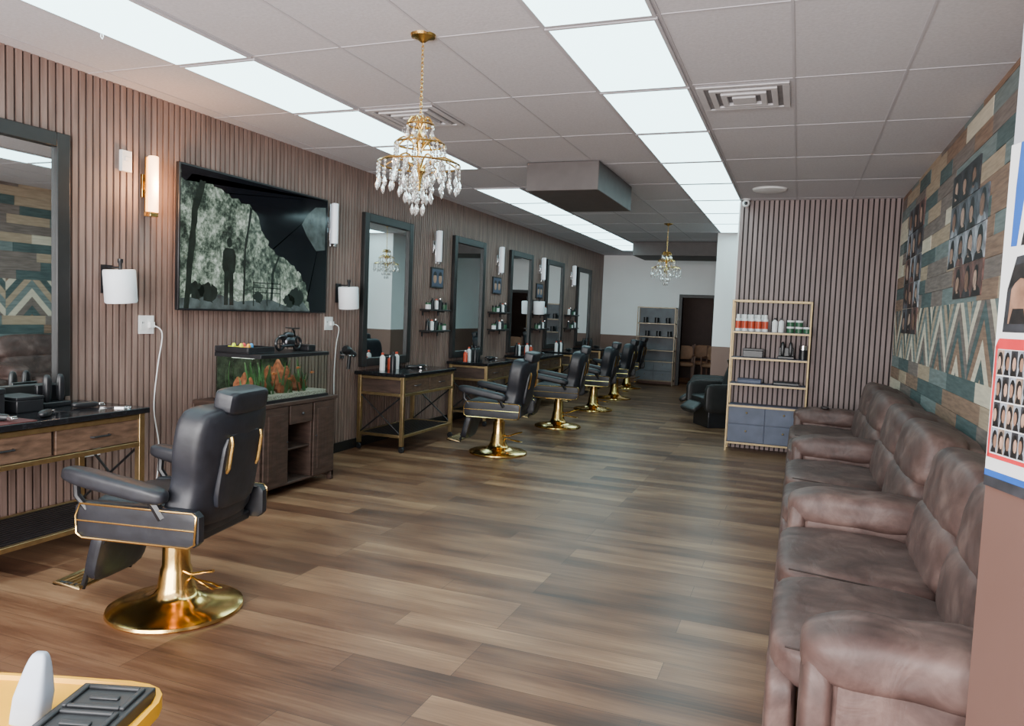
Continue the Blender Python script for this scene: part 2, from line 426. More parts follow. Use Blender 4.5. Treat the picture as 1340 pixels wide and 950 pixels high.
# ------------------------------------------------------------------ television
t=thing('television',(WL+.001,5.19,1.42),'large wall mounted flat television showing a park scene','television')
MB().box(0,.05,-.5,.5,.2,.9).box(.05,.085,-.92,.92,0,1.08).build('television_body',blackp,t,bev=.006)
s=MB().box(.085,.087,-.905,.905,.015,1.065,0)
X=.0875
def fp(pts,mi,x=X): s.add([(x,a,b) for a,b in pts],[tuple(range(len(pts)))],mi)
def jag(pts,amp,n=6):
    out=[];rr=random.Random(3)
    for i in range(len(pts)-1):
        a,b=pts[i],pts[i+1]
        for k in range(n):
            u=k/n; j=amp*(rr.random()-.5) if 0<k else 0
            out.append((a[0]+(b[0]-a[0])*u+j,a[1]+(b[1]-a[1])*u+amp*(rr.random()-.5)*(1 if k else 0)))
    out.append(pts[-1]); return out
edge=jag([(.66,.015),(.60,.25),(.42,.42),(.16,.50),(.0,.66),(-.14,.84),(-.42,.93),(-.70,1.0),(-.905,.97)],.05)
cor=(.905,1.065)
for i in range(len(edge)-1): fp([cor,edge[i],edge[i+1]],1)
fp([(.905,1.065),(.905,.015),(.66,.015)],1); fp([(.905,1.065),(-.905,.97),(-.905,1.065)],1)
fp([(.88,1.0),(.88,.60),(.74,.58),(.60,.70),(.52,.80),(.60,.90),(.72,.98)],2,X+.0003)
fp([(-.905,.015),(.66,.015),(.56,.10),(.3,.06),(.1,.11),(-.3,.08),(-.5,.13),(-.905,.09)],2,X+.0003)
def man(yc,s_,x):
    fp([(yc+a*s_,.05+b*s_) for a,b in [(-.06,0),(-.06,.28),(-.085,.32),(-.08,.46),(-.05,.50),(.05,.50),(.085,.44),(.075,.30),(.055,.28),(.06,0),(.01,0),(.0,.24),(-.01,0)]],3,x)
    fp([(yc+s_*.033*math.cos(a),.05+s_*(.55+.045*math.sin(a))) for a in [2*math.pi*k/12 for k in range(12)]],3,x)
man(-.40,.9,X+.0006)
for k in range(3): fp([(-.12,.16+.04*k),(.24,.16+.04*k),(.24,.168+.04*k),(-.12,.168+.04*k)],3,X+.0006)
for a in(-.11,.06,.23): fp([(a-.006,.05),(a+.006,.05),(a+.006,.26),(a-.006,.26)],3,X+.0008)
fp(jag([(-.87,.015),(-.83,.45),(-.80,.76),(-.72,.98),(-.66,.98),(-.74,.75),(-.77,.45),(-.82,.015)],.015,4),3,X+.0006)
fp(jag([(-.24,.06),(-.23,.5),(-.17,.86),(-.14,.84),(-.21,.5),(-.22,.06)],.012,4),3,X+.0006)
fp(jag([(.10,.10),(.12,.35),(.20,.50),(.22,.49),(.145,.34),(.13,.10)],.012,4),3,X+.0006)
for (a,b,r_) in((-.62,.14,.10),(-.05,.12,.06),(.46,.14,.11),(.36,.1,.08),(-.75,.15,.09)):
    fp(jag([(a+r_*math.cos(g),b+r_*.7*math.sin(g)) for g in [2*math.pi*k/9 for k in range(9)]],.05,3),3,X+.0004)
s.build('screen',[tv_mat(),M('screen_black',(.004,.004,.006),.1,var=.3),M('screen_grey',(.04,.05,.05),.12,var=.95,scale=9,emit=.09,emcol=(.3,.36,.34)),M('screen_dark_green',(.006,.010,.008),.12,var=.8,scale=20,emit=.03,emcol=(.3,.4,.32))],t)
# ------------------------------------------------------------------ sconces
def sconce(y,lit,lab,z=2.08):
    t=thing('wall_sconce',(WL,y,z),lab,'wall lamp','tubular wall sconces')
    a=.035 if lit else .02
    MB().box(0,.02,-.035,.035,.12,.28).box(.02,.045,-.012,.012,.17,.23).box(.035,.095,-a,a,-.012,.02).box(.035,.05,-.03,.03,-.012,.40).build('bracket',gold if lit else chrome,t,bev=.003)
    MB().lathe([(0,.02),(.034,.02),(.034,.40),(.028,.405),(0,.405)],(.082,0,0),16).build('lamp_shade',warm if lit else frost,t)
    return t
sconce(4.04,True,'lit gold wall sconce with a glowing tube shade')
s2=sconce(6.23,False,'unlit wall sconce with a frosted white tube shade')
for y in(8.5,10.62,12.62,14.55): dup(s2,(WL,y,2.08))
def paproll(y,z):
    t=thing('paper_roll_holder',(WL-.001,y,z),'white paper roll on a tilted black wall bracket','paper roll','wall mounted paper rolls')
    rt=R('X',5)
    MB().lathe([(.02,-.11),(.095,-.11),(.1,-.10),(.1,.10),(.095,.11),(.02,.11),(.02,-.11)],(.13,0,0),28,rot=rt).build('paper_roll',paper,t)
    MB().box(0,.012,-.04,.04,-.05,.14).box(.0,.13,-.008,.008,.12,.13).lathe([(0,.09),(.012,.09),(.012,.15),(.018,.16),(.018,.18),(0,.18)],(.13,0,0),12).build('bracket',blackp,t)
    return t
pr=paproll(3.73,1.57); dup(pr,(WL-.001,6.43,1.58)); dup(pr,(WL-.001,12.3,1.6))
def outlet(y,z,lab,cord=None):
    t=thing('wall_outlet',(WL,y,z),lab,'outlet','white wall outlets')
    MB().box(0,.008,-.065,.065,-.065,.065,0).box(.008,.011,-.05,-.015,-.035,.035,0).box(.008,.011,.015,.05,-.035,.035,0).box(.011,.012,-.04,-.036,.008,.022,1).box(.011,.012,-.03,-.026,.008,.022,1).box(.011,.012,.026,.03,.008,.022,1).build('face_plate',[whitep,blackp],t,bev=.002)
    return t
outlet(4.06,1.31,'white double wall outlet with a plugged charger')
outlet(6.28,1.32,'white double wall outlet with a plugged cord')
outlet(3.62,.50,'white outlet low on the slatted wall')
t=thing('thermostat',(WL-.001,3.87,2.42),'small white wall sensor box beside a sconce','sensor')
MB().box(0,.03,-.04,.04,-.07,.07).box(.03,.034,-.02,.02,0,.03).build('housing',whitep,t,bev=.006)
def cord(name,pts,r=.0045,lab='white power cord hanging from an outlet'):
    sm=[]
    P=[Vector(p) for p in pts]
    for i in range(len(P)-1):
        p0=P[max(i-1,0)];p1=P[i];p2=P[i+1];p3=P[min(i+2,len(P)-1)]
        for k in range(6):
            u=k/6
            sm.append(.5*((2*p1)+(-p0+p2)*u+(2*p0-5*p1+4*p2-p3)*u*u+(-p0+3*p1-3*p2+p3)*u**3))
    sm.append(P[-1])
    o=MB().box(P[0].x-.012,P[0].x+.012,P[0].y-.02,P[0].y+.02,P[0].z-.02,P[0].z+.02).tube(sm,r,6).build(name,whitep)
    return meta(o,lab,'cord','white power cords')
cord('power_cord',[(WL+.022,4.09,1.31),(WL+.06,4.15,1.25),(WL+.03,4.14,1.0),(WL+.02,4.12,.7),(WL+.04,4.15,.4),(WL+.05,4.10,.02)])
cord('power_cord',[(WL+.022,6.31,1.32),(WL+.07,6.36,1.28),(WL+.03,6.38,1.1),(WL+.02,6.37,.8),(WL+.02,6.38,.4),(WL+.03,6.36,.12)])
# ------------------------------------------------------------------ styling stations
def station(yc):
    t=thing('styling_station',(WL,yc,0),'styling table with black top, gold frame and wood drawers','table','barber styling stations')
    x0,x1,y0,y1=.05,.60,-.60,.60
    MB().box(x0-.03,x1+.02,y0-.02,y1+.02,.79,.825).build('countertop',blackc,t,bev=.004)
    g=.02
    for (x,y) in((x0+g,y0+g),(x1-g,y0+g),(x0+g,y1-g),(x1-g,y1-g)):
        MB().box(x-g,x+g,y-g,y+g,.07,.79).build('leg',goldm,t,bev=.003)
        c=MB().lathe([(0,-.014),(.026,-.014),(.032,-.008),(.032,.008),(.026,.014),(0,.014)],(x,y,.032),16,rot=R('X',90)).box(x-.006,x+.006,y-.02,y+.02,.05,.07)
        c.build('caster',blackp,t)
    f=MB()
    for z in(.77,.60,.17):
        f.box(x0+.04,x1-.04,y0,y0+.03,z-.014,z+.014).box(x0+.04,x1-.04,y1-.03,y1,z-.014,z+.014)
        f.box(x1-.03,x1,y0+.04,y1-.04,z-.014,z+.014).box(x0,x0+.03,y0+.04,y1-.04,z-.014,z+.014)
    f.build('frame_rail',goldm,t,bev=.002)
    for yy in(y0+.015,y1-.015):
        MB().tube([(x0+.03,yy,.185),(x1-.03,yy,.585)],.008).tube([(x0+.03,yy+.001,.585),(x1-.03,yy+.001,.185)],.008).build('cross_brace',blackp,t)
    MB().box(x0+.03,x1-.035,y0+.03,y1-.03,.615,.755).build('drawer_case',darkwood,t)
    for k in(-1,1):
        ya=-.565 if k<0 else .012; yb=-.012 if k<0 else .565
        d=MB().box(x1-.034,x1-.012,ya,yb,.618,.755).build('drawer',drawerw,t,bev=.003)
        ym=(ya+yb)/2
        MB().tube([(x1-.012,ym-.06,.688),(x1+.008,ym-.055,.688),(x1+.008,ym+.055,.688),(x1-.012,ym+.06,.688)],.006).build('handle',blackp,d)
    s=MB()
    for i in range(14):
        xx=x0+.03+i*.036; s.box(xx,xx+.02,y0+.03,y1-.03,.165,.178)
    s.box(x0+.03,x1-.03,y0+.03,y0+.05,.158,.166).box(x0+.03,x1-.03,y1-.05,y1-.03,.158,.166)
    s.build('lower_shelf',blackp,t)
    return t
st=station(2.9)
for y in(7.36,9.56,11.64,13.46,15.5): dup(st,(WL,y,0))
# ------------------------------------------------------------------ barber chair
def barber(loc,rz=0):
    t=thing('barber_chair',loc,'black leather barber chair with polished gold round base','chair','black and gold barber chairs',rz)
    MB().lathe([(0,0),(.305,0),(.312,.008),(.308,.02),(.28,.032),(.19,.045),(.125,.062),(.10,.085),(.085,.12),(.072,.20),(.064,.22),(.062,.34),(0,.34)],seg=48).build('base',gold,t)
    MB().lathe([(0,.34),(.05,.34),(.05,.385),(0,.385)],seg=24).box(-.15,.19,-.13,.13,.385,.405).build('hydraulic_column',gold,t)
    MB().tube([(.06,-.03,.20),(.12,-.06,.20),(.24,-.13,.25),(.30,-.16,.27)],.007).tube([(.065,.02,.16),(.15,-.03,.155),(.25,-.08,.15),(.27,-.05,.15),(.20,-.01,.15),(.10,.0,.155)],.005).build('pump_lever',gold,t)
    MB().sell((-.02,0,.50),(.28,.24,.085),6,10).build('seat',leather,t)
    MB().box(-.26,.25,-.235,.235,.405,.45).build('seat_frame',blackp,t,bev=.01)
    for sg in(-1,1):
        y=.270*sg
        MB().sell((.0,y,.492),(.31,.030,.085),9,8).build('side_panel',leather,t)
        yo=y+.031*sg
        tr=MB()
        tr.tube([(-.30,yo,.51),(-.295,yo,.43),(-.265,yo,.412),(.265,yo,.412),(.295,yo,.43),(.302,yo,.555),(.285,yo,.568),(-.275,yo,.568)],.005,6,closed=True)
        tr.tube([(-.295,yo,.49),(.30,yo,.49)],.004,6)
        tr.build('gold_trim',gold,t)
        MB().sell((-.10,.30*sg,.665),(.26,.050,.040),4,8,rot=R('Y',9)).build('armrest',leather,t)
        MB().tube([(-.30,.295*sg,.67),(-.30,.29*sg,.60),(-.25,.285*sg,.54)],.016).build('arm_bracket',blackp,t)
        MB().tube([(.06,.295*sg,.63),(.10,.29*sg,.58),(.13,.285*sg,.53)],.024).build('arm_bracket',blackp,t)
    def bf(x,y,z):
        wdt=1-.13*math.exp(-((z+.35)/.38)**2)-.05*max(0,z-.6)
        return (x-.65*(abs(y)**2.2)-.35*math.exp(-((z+.6)/.3)**2)*.4, y*wdt, z)
    rt=R('Y',9)
    MB().sell((.26,0,.75),(.080,.278,.275),7,14,rot=rt,fn=bf).build('backrest',leather,t)
    def bp(x,y,z): return rt@Vector((x,y,z))+Vector((.26,0,.75))
    MB().sell(bp(.066,0,-.02),(.018,.16,.18),6,8,rot=rt).build('back_panel',leather,t)
    for sg in(-1,1): MB().tube([bp(.080,.125*sg,-.02),bp(.088,.125*sg,.0),bp(.088,.125*sg,.12),bp(.078,.125*sg,.15)],.009,6).build('gold_rail',gold,t)
    for yy in(-.05,.05): MB().tube([bp(.02,yy,.25),bp(.03,yy,.33)],.008).build('headrest_post',gold,t)
    MB().box(.14,.24,-.08,.08,.40,.50,0).build('recline_bracket',blackp,t,bev=.01)
    MB().sell((.335,0,1.045),(.058,.16,.055),6,9,rot=R('Y',10)).build('headrest',leather,t)
    MB().sell((-.31,0,.29),(.042,.185,.145),5,8,rot=R('Y',14)).build('leg_pad',leather,t)
    for sg in(-1,1): MB().tube([(-.22,.16*sg,.42),(-.34,.16*sg,.25),(-.38,.16*sg,.12),(-.50,.16*sg,.125)],.014).build('footrest_arm',blackp,t)
    f=MB().tube([(-.38,-.19,.125),(-.51,-.19,.135),(-.51,.19,.135),(-.38,.19,.125)],.010,6,closed=True)
    for i in range(4): f.box(-.495+.03*i,-.48+.03*i,-.18,.18,.122,.134)
    f.build('footrest',goldm,t)
    return t
bc=barber((-2.75,2.76,0),math.radians(10))
for (x,y,a) in((-2.92,7.36,5),(-2.94,9.54,8),(-3.0,11.6,3),(-3.1,13.5,0),(-3.35,15.7,0)): dup(bc,(x,y,0),math.radians(a))
# ------------------------------------------------------------------ aquarium cabinet
t=thing('media_cabinet',(WL+.02,4.98,0),'dark walnut cabinet with open middle shelves under an aquarium','cabinet')
D=.65;H=.733
b=MB().box(0,D,-.49,.50,H-.03,H).box(0,D-.02,-.475,-.45,.03,H-.03).box(0,D-.02,.46,.485,.03,H-.03).box(0,.015,-.45,.46,.08,H-.03).box(.015,D-.02,-.45,.46,.07,.09).box(.015,D-.02,-.16,-.14,.09,H-.03).box(.015,D-.02,.15,.17,.09,H-.03).box(.015,D-.03,-.14,.15,.34,.355)
for y in(-.475,.445):
    for x in(0,D-.06): b.box(x,x+.04,y,y+.04,0,.08)
b.build('body',darkwood,t,bev=.003)
for (a,c_) in((-.448,-.162),(.172,.458)):
    d=MB().box(D-.02,D-.004,a,c_,.085,H-.035).build('door',darkwood,t,bev=.003)
    pn=MB().box(D-.004,D+.001,a+.045,c_-.045,.14,H-.09)
    for i in range(4): pn.box(D+.001,D+.003,a+.05+i*.045,a+.085+i*.045,.145,H-.095)
    pn.build('door_panel',darkwood,d)
    MB().sell((D+.008,(c_-.02 if a<0 else a+.02),.42),(.008,.008,.008),2,5).build('knob',blackp,d)
d=MB().box(D-.02,D-.004,-.138,.148,.55,H-.035).build('drawer',darkwood,t,bev=.003)
MB().sell((D+.008,0.01,.625),(.012,.012,.012),2,5).build('knob',blackp,d)
t=thing('aquarium',(-3.93,4.95,.734),'glass fish tank with plants, rocks and black rim','aquarium')
hx,hy,h=.21,.425,.375
MB().box(-hx,hx,-hy,-hy+.006,.02,h-.02).box(-hx,hx,hy-.006,hy,.02,h-.02).box(-hx,-hx+.006,-hy+.006,hy-.006,.02,h-.02).box(hx-.006,hx,-hy+.006,hy-.006,.02,h-.02).build('glass_wall',glass,t)
MB().box(-hx-.008,hx+.008,-hy-.008,hy+.008,0,.022).build('bottom_rim',blackp,t)
MB().box(-hx-.008,hx+.008,-hy-.008,hy+.008,h-.03,h).build('lid',blackp,t,bev=.003)
MB().box(-hx+.008,hx-.008,-hy+.008,hy-.008,.023,.055).build('gravel',gravel,t)
MB().box(-hx+.006,-hx+.009,-hy+.008,hy-.008,.06,h-.03).build('background_film',M('aquarium_backdrop',(.045,.06,.04),.6,var=.9,scale=22),t)
for (x,y,s_) in((-.02,-.15,.075),(.02,.05,.10),(-.04,.22,.09),(.09,.16,.055),(.08,-.27,.06),(.10,-.06,.05),(.02,.32,.06),(-.05,.10,.15),(-.06,-.28,.10)):
    MB().sell((x,y,.05+s_*.6),(s_*.6,s_*.7,s_*.9),2.5,8,fn=lambda a,b_,c_:(a*(1+.2*math.sin(7*b_)),b_*(1+.25*math.sin(5*c_+1)),c_*(1+.25*math.cos(6*a+3*b_)))).build('rock',rock,t)
p=MB()
for i in range(110):
    x=random.uniform(-.16,.17);y=random.uniform(-.39,.39)
    hh=random.uniform(.08,.26);a=random.uniform(0,6.28);w_=.015
    pts=[]
    for k in range(5):
        q=k/4;dx=.02*math.sin(q*3+a)
        ww=w_*(1-q*.85)
        pts.append(((x+dx+ww*math.cos(a),y+ww*math.sin(a),.054+hh*q),(x+dx-ww*math.cos(a),y-ww*math.sin(a),.054+hh*q)))
    vs=[v for pr_ in pts for v in pr_]
    p.add(vs,[(2*k,2*k+1,2*k+3,2*k+2) for k in range(4)])
o=p.build('water_plant',plantg,t); o['kind']='stuff'
MB().box(-.10,.10,-.38,.38,h-.037,h-.031).build('tank_fill_glow',M('tank_fill_emission',(.8,.9,.8),.5,emit=2.2,emcol=(.9,1,.85)),t)  # glowing strip added under the lid to brighten the tank contents
fishm=M('orange_fish',(.55,.16,.04),.35)
for i,(x,y,z) in enumerate(((.15,-.2,.22),(.15,.1,.25),(.14,.30,.20),(.16,-.02,.17))):
    f=MB().sell((0,0,0),(.007,.022,.010),2,6).add([(0,.020,0),(0,.038,.011),(0,.034,0),(0,.038,-.011)],[(0,1,2),(0,2,3)])
    o=f.build('goldfish',fishm,loc=(-3.93+x,4.95+y,.735+z)); meta(o,'small orange goldfish swimming in the tank','fish','goldfish in the aquarium')
t=thing('tool_tray',(-3.98,4.66,1.11),'black plastic tray holding colourful small clips','tray')
MB().box(-.16,.16,-.15,.15,0,.008).box(-.16,-.15,-.15,.15,.008,.05).box(.15,.16,-.15,.15,.008,.05).box(-.15,.15,-.15,-.14,.008,.05).box(-.15,.15,.14,.15,.008,.05).build('tray_body',blackp,t,bev=.003)
for i,cm in enumerate([(.75,.9,.05),(.9,.1,.1),(.85,.85,.05),(.1,.4,.8),(.9,.4,.05)]):
    o=MB().box(-.02,.02,-.006,.006,0,.014).sell((.02,0,.012),(.01,.012,.01),2.5,5).build('hair_clip',M('clip_colour_%s'%'abcde'[i],cm,.4),loc=(-4.06+.035*i,4.60+.035*((i*2)%4),1.118))
    meta(o,'small brightly coloured plastic hair clip','clip','hair clips in the tray'); o.scale=(1.2,1.6,3)
t=thing('model_motorcycle',(-3.9,5.08,1.112),'small dark metal model motorcycle on the aquarium lid','model')
for y in(-.11,.11):
    MB().tube([(0,y+.05*math.cos(a),.062+.05*math.sin(a)) for a in [2*math.pi*i/18 for i in range(18)]],.012,6,closed=True).tube([(0,y-.05,.062),(0,y+.05,.062)],.003,5).tube([(0,y,.012),(0,y,.112)],.003,5).build('wheel',blackp,t)
MB().sell((0,0,.075),(.04,.06,.045),3,6).sell((0,.0,.13),(.03,.055,.028),2.5,6).sell((0,-.07,.12),(.025,.055,.016),2.5,6).tube([(0,.11,.062),(0,.07,.16),(0,.05,.185)],.008).tube([(-.07,.05,.19),(0,.06,.185),(.07,.05,.19)],.006).tube([(.03,.02,.05),(.035,-.14,.045)],.010).build('frame',M('dark_metal',(.10,.10,.11),.3,1),t)
# ------------------------------------------------------------------ shelving unit
def etagere(loc,lab,pm,bm,back=False):
    t=thing('shelving_unit',loc,lab,'shelf','framed shelving units')
    W2=.43;Dp=.27;HH=1.75
    for x in(-W2,W2-.02):
        for y in(0,Dp-.02): MB().box(x,x+.02,y,y+.02,0,HH).build('post',pm,t,bev=.002)
    r=MB()
    for z in(HH-.02,1.37,1.07,.77,.52,.09):
        r.box(-W2+.02,W2-.02,0,.012,z,z+.02).box(-W2+.02,W2-.02,Dp-.012,Dp,z,z+.02).box(-W2,-W2+.02,.02,Dp-.02,z,z+.02).box(W2-.02,W2,.02,Dp-.02,z,z+.02)
    r.build('rail',pm,t)
    for z in(1.37,1.07,.77): MB().box(-W2+.021,W2-.021,.013,Dp-.013,z+.002,z+.024).build('shelf_board',bm,t)
    if back: MB().box(-W2+.02,W2-.02,Dp-.011,Dp-.003,.1,HH-.02).build('back_board',bm,t)
    MB().box(-W2+.023,W2-.023,.03,Dp-.015,.10,.545).build('drawer_case',bm,t)
    for i in(0,1):
        for j in(0,1):
            xa=-W2+.026+i*.405; za=.115+j*.212
            d=MB().box(xa,xa+.398,.016,.029,za,za+.203).build('drawer',bm,t,bev=.003)
            MB().sell((xa+.2,.008,za+.13),(.012,.01,.012),2,5).build('knob',pm,d)
    return t
sh=etagere((-.30,8.96,0),'tall gold framed shelf with blue grey drawers holding products',goldp,bluegrey)
etagere((-3.0,16.85,0),'grey shelf with drawers against the back wall',darkbrass,greylam,True)
def can(loc):
    t=thing('spray_can',loc,'white and red spray can with a white cap','spray can','spray cans on the shelf')
    MB().lathe([(0,0),(.029,0),(.029,.03)],mi=0,seg=16).lathe([(.0292,.03),(.0292,.115)],mi=1,seg=16).lathe([(.029,.115),(.029,.135),(.018,.15),(0,.15)],mi=0,seg=16).build('can_body',[whitep,redl],t)
    MB().lathe([(.019,.148),(.021,.15),(.021,.185),(.016,.19),(0,.19)],seg=14).build('cap',whitep,t)
    return t
zs=1.396
c0=can((-.66,9.03,zs))
for i in range(1,5): dup(c0,(-.66+.075*i,9.03,zs))
for i in range(4): dup(c0,(-.62+.075*i,9.13,zs))
def bottle(loc,bm,cm,lab,grp,h=.14,r=.03,name='bottle'):
    t=thing(name,loc,lab,'bottle',grp)
    MB().lathe([(0,0),(r,0),(r,h*.72),(r*.8,h*.80),(r*.4,h*.85),(r*.4,h*.88),(0,h*.88)],seg=16).build('bottle_body',bm,t)
    MB().lathe([(0,h*.88),(r*.5,h*.88),(r*.5,h),(0,h)],seg=12).build('cap',cm,t)
    return t
def jar(loc,bm,cm,lab,grp,h=.07,r=.04):
    t=thing('jar',loc,lab,'jar',grp)
    MB().lathe([(0,0),(r,0),(r,h*.7),(0,h*.7)],seg=18).build('jar_body',bm,t)
    MB().lathe([(0,h*.7),(r*1.03,h*.7),(r*1.03,h),(0,h)],seg=18).build('lid',cm,t)
    return t
b1=bottle((-.26,9.05,zs),whitep,blackp,'white bottle with a black cap','white bottles on the shelf',.16)
dup(b1,(-.19,9.05,zs))
b2=jar((-.09,9.06,zs),greenl,whitep,'dark green tub with a white lid','green tubs on the shelf',.07,.04)
dup(b2,(-.09,9.06,zs+.071)); dup(b2,(.0,9.06,zs)); dup(b2,(.0,9.06,zs+.071)); dup(b2,(.085,9.06,zs))
def clipper(loc,lab,rz=0):
    t=thing('hair_clipper',loc,lab,'clipper','hair clippers',rz)
    MB().sell((0,0,.02),(.075,.022,.019),3,7,fn=lambda x,y,z:(x,y*(1-.2*x),z)).build('clipper_body',blackp,t)
    MB().box(.072,.10,-.02,.02,.01,.028).box(.10,.106,-.02,.02,.014,.018).build('blade',chrome,t,bev=.002)
    return t
def caddy(loc,lab,sx=.1,sy=.07,sz=.12,mat_=None,rz=0,grp=None,name='storage_box'):
    t=thing(name,loc,lab,'box',grp,rz)
    MB().box(-sx,sx,-sy,sy,0,sz*.8).build('box_body',mat_ or blackp,t,bev=.006)
    MB().box(-sx-.003,sx+.003,-sy-.003,sy+.003,sz*.8,sz).build('lid',mat_ or blackp,t,bev=.004)
    return t
z2=1.096
caddy((-.48,9.09,z2),'dark product box on the shelf',.11,.06,.10,grp='boxes on the shelf')
def clstand(loc):
    ck=thing('clipper_stand',loc,'black charging stand holding two clippers','clipper stand','clipper stands')
    MB().box(-.09,.09,-.05,.05,0,.03).box(-.08,.08,.02,.045,.03,.13).build('stand_base',blackp,ck,bev=.006)
    for xx in(-.04,.045): MB().sell((xx,-.01,.11),(.022,.022,.085),3,6).build('clipper_body',blackp,ck)
    return ck
ck=clstand((-.12,9.09,z2))
jar((.06,9.09,z2),blackp,chrome,'black jar with a silver lid','jars on the shelf',.16,.045)
z3=.796
caddy((-.5,9.09,z3),'flat blue grey product box on the shelf',.13,.07,.05,bluegrey,grp='boxes on the shelf')
caddy((-.1,9.09,z3),'flat dark case on the shelf',.14,.07,.04,grp='boxes on the shelf')
caddy((-3.9,5.29,1.111),'small dark box on the aquarium lid',.08,.05,.05,grp='boxes on the aquarium')
j0=jar((-3.25,16.95,1.396),blackp,blackp,'dark jar on the back shelf','jars on the back shelf',.12,.05)
for i in range(1,3): dup(j0,(-3.25+.25*i,16.95,1.396))
for i in range(3): dup(j0,(-3.2+.25*i,16.95,1.096))
# ------------------------------------------------------------------ wall shelves between mirrors
def wshelf(y,z):
    t=thing('wall_shelf',(WL,y,z),'black floating shelf fixed to the slatted wall','shelf','black floating shelves')
    MB().box(0,.16,-.28,.28,0,.022).build('shelf_board',blackw,t,bev=.003)
    for yy in(-.21,.21): MB().box(0,.012,yy-.01,yy+.01,-.06,0).box(.012,.10,yy-.008,yy+.008,-.014,0).build('bracket',blackp,t)
    return t
ws=wshelf(8.42,1.48); first=True
kinds={}
for y in(8.46,10.6,12.55,14.48):
    for z in(1.48,1.22):
        if first: ws.location=(WL,y,z); first=False
        else: dup(ws,(WL,y,z))
        for i in range(5):
            loc=(WL+.085,y-.22+.11*i,z+.022)
            k=(i*3+int(z*10)+int(y))%5
            if k in kinds: dup(kinds[k],loc); continue
            if k<2: kinds[k]=bottle(loc,blackp,chrome if k else blackp,'small dark product bottle on a wall shelf','products on the wall shelves',.14,.026)
            elif k==2: kinds[k]=jar(loc,whitep,greenl,'small white jar with a green lid','jars on the wall shelves',.08,.035)
            elif k==3: kinds[k]=bottle(loc,whitep,redl,'small white bottle with a red cap','capped bottles on the wall shelves',.13,.028)
            else: kinds[k]=jar(loc,greenl,blackp,'small green jar with a black lid','green jars on the wall shelves',.09,.035)
def picture(y,z):
    t=thing('picture_frame',(WL,y,z),'small black framed haircut photograph','picture','framed pictures on the slatted wall')
    MB().box(0,.02,-.17,.17,-.13,.13).build('frame',blackw,t,bev=.003)
    s=MB().box(.02,.022,-.15,.15,-.11,.11,0)
    for c0_ in(-.075,.075):
        s.add([(.0225,c0_+.045*math.cos(a),-.01+.06*math.sin(a)) for a in [2*math.pi*i/14 for i in range(14)]],[tuple(range(14))],1)
        s.add([(.0228,c0_+.05*math.cos(a),.03+.05*math.sin(a)) for a in [math.pi*i/8 for i in range(9)]],[tuple(range(9))],2)
    s.build('photograph',[bluegrey,M('photo_skin',(.42,.24,.16),.5),blackp],t)
    return t
pf=picture(8.6,1.90)
for y in(10.62,12.62): dup(pf,(WL,y,1.9))
zt=.825
cl0=clipper((WL+.3,7.5,zt),'black electric hair clipper lying on the station top',.5)
dup(cl0,(WL+.3,7.7,zt),1.5)
sb=bottle((WL+.2,7.0,zt),whitep,redl,'white spray bottle with a red cap','bottles on the station tops',.19,.03)
sbb=bottle((WL+.26,7.12,zt),blackp,blackp,'black bottle standing on a station top','black bottles on the station tops',.2,.032)
sr=bottle((WL+.18,7.2,zt),redl,whitep,'red bottle with a white cap','red bottles on the station tops',.15,.03)
dup(sb,(WL+.2,7.3,zt))
def onstation(yc,seed):
    random.seed(seed)
    for i in range(5):
        y=yc-.45+.1*i+random.uniform(-.02,.02); loc=(WL+.2+random.uniform(-.05,.08),y,zt)
        dup((sb,sbb,sr,sbb)[random.randint(0,3)],loc)
    dup(cl0,(WL+.32,yc+.15,zt),random.uniform(0,3))
    dup(cl0,(WL+.25,yc+.33,zt),random.uniform(0,3))
for i,y in enumerate((9.56,11.64,13.46,15.5)): onstation(y,i+3)
random.seed(5)
caddy((WL+.20,2.70,zt),'black case with clipper guards on the station top',.12,.12,.15,grp='station cases')
caddy((WL+.20,2.98,zt),'low black tool case on the station top',.10,.08,.09,grp='station cases')
dup(ck,(WL+.16,3.22,zt),1.57)
def comb(loc,rz):
    t=MB().box(-.09,.09,.008,.014,0,.004)
    for i in range(30): t.box(-.088+i*.006,-.0855+i*.006,-.014,.009,.0005,.0035)
    o=t.build('comb',blackp,loc=loc); o.rotation_euler=(0,0,rz); meta(o,'black plastic comb lying on the station top','comb','combs')
comb((WL+.42,3.08,zt),.5)
dup(cl0,(WL+.48,2.66,zt+.006),.3); dup(cl0,(WL+.36,3.28,zt),1.2); dup(cl0,(WL+.50,2.92,zt),2.2)
mat_o=MB().box(-.14,.14,-.24,.24,0,.006).build('station_mat',M('dark_red_mat',(.09,.02,.02),.6),loc=(WL+.47,2.55,zt),bev=.002); meta(mat_o,'dark rubber mat on the styling station top','mat')
sc=MB()
for sg in(-1,1):
    sc.tube([(.06+.018*math.cos(a),sg*.02+.018*math.sin(a),.004) for a in [2*math.pi*i/14 for i in range(14)]],.003,5,closed=True)
    sc.tube([(.045,sg*.014,.004),(-.02,-sg*.002,.004),(-.09,-sg*.012,.004)],[.003,.004,.001],5)
o=sc.build('scissors',chrome,loc=(WL+.50,3.38,zt)); o.rotation_euler=(0,0,.8); meta(o,'open silver barber scissors on the station top','scissors')
t=thing('hair_dryer',(WL-.001,6.52,1.0),'black hair dryer resting in a wall holder','hair dryer')
MB().box(0,.01,-.04,.04,-.04,.04).tube([(.0,0,0),(.065,0,.0)],.008).tube([(.10+.04*math.cos(a),.04*math.sin(a),0) for a in [2*math.pi*i/16 for i in range(16)]],.005,6,closed=True).build('holder',chrome,t)
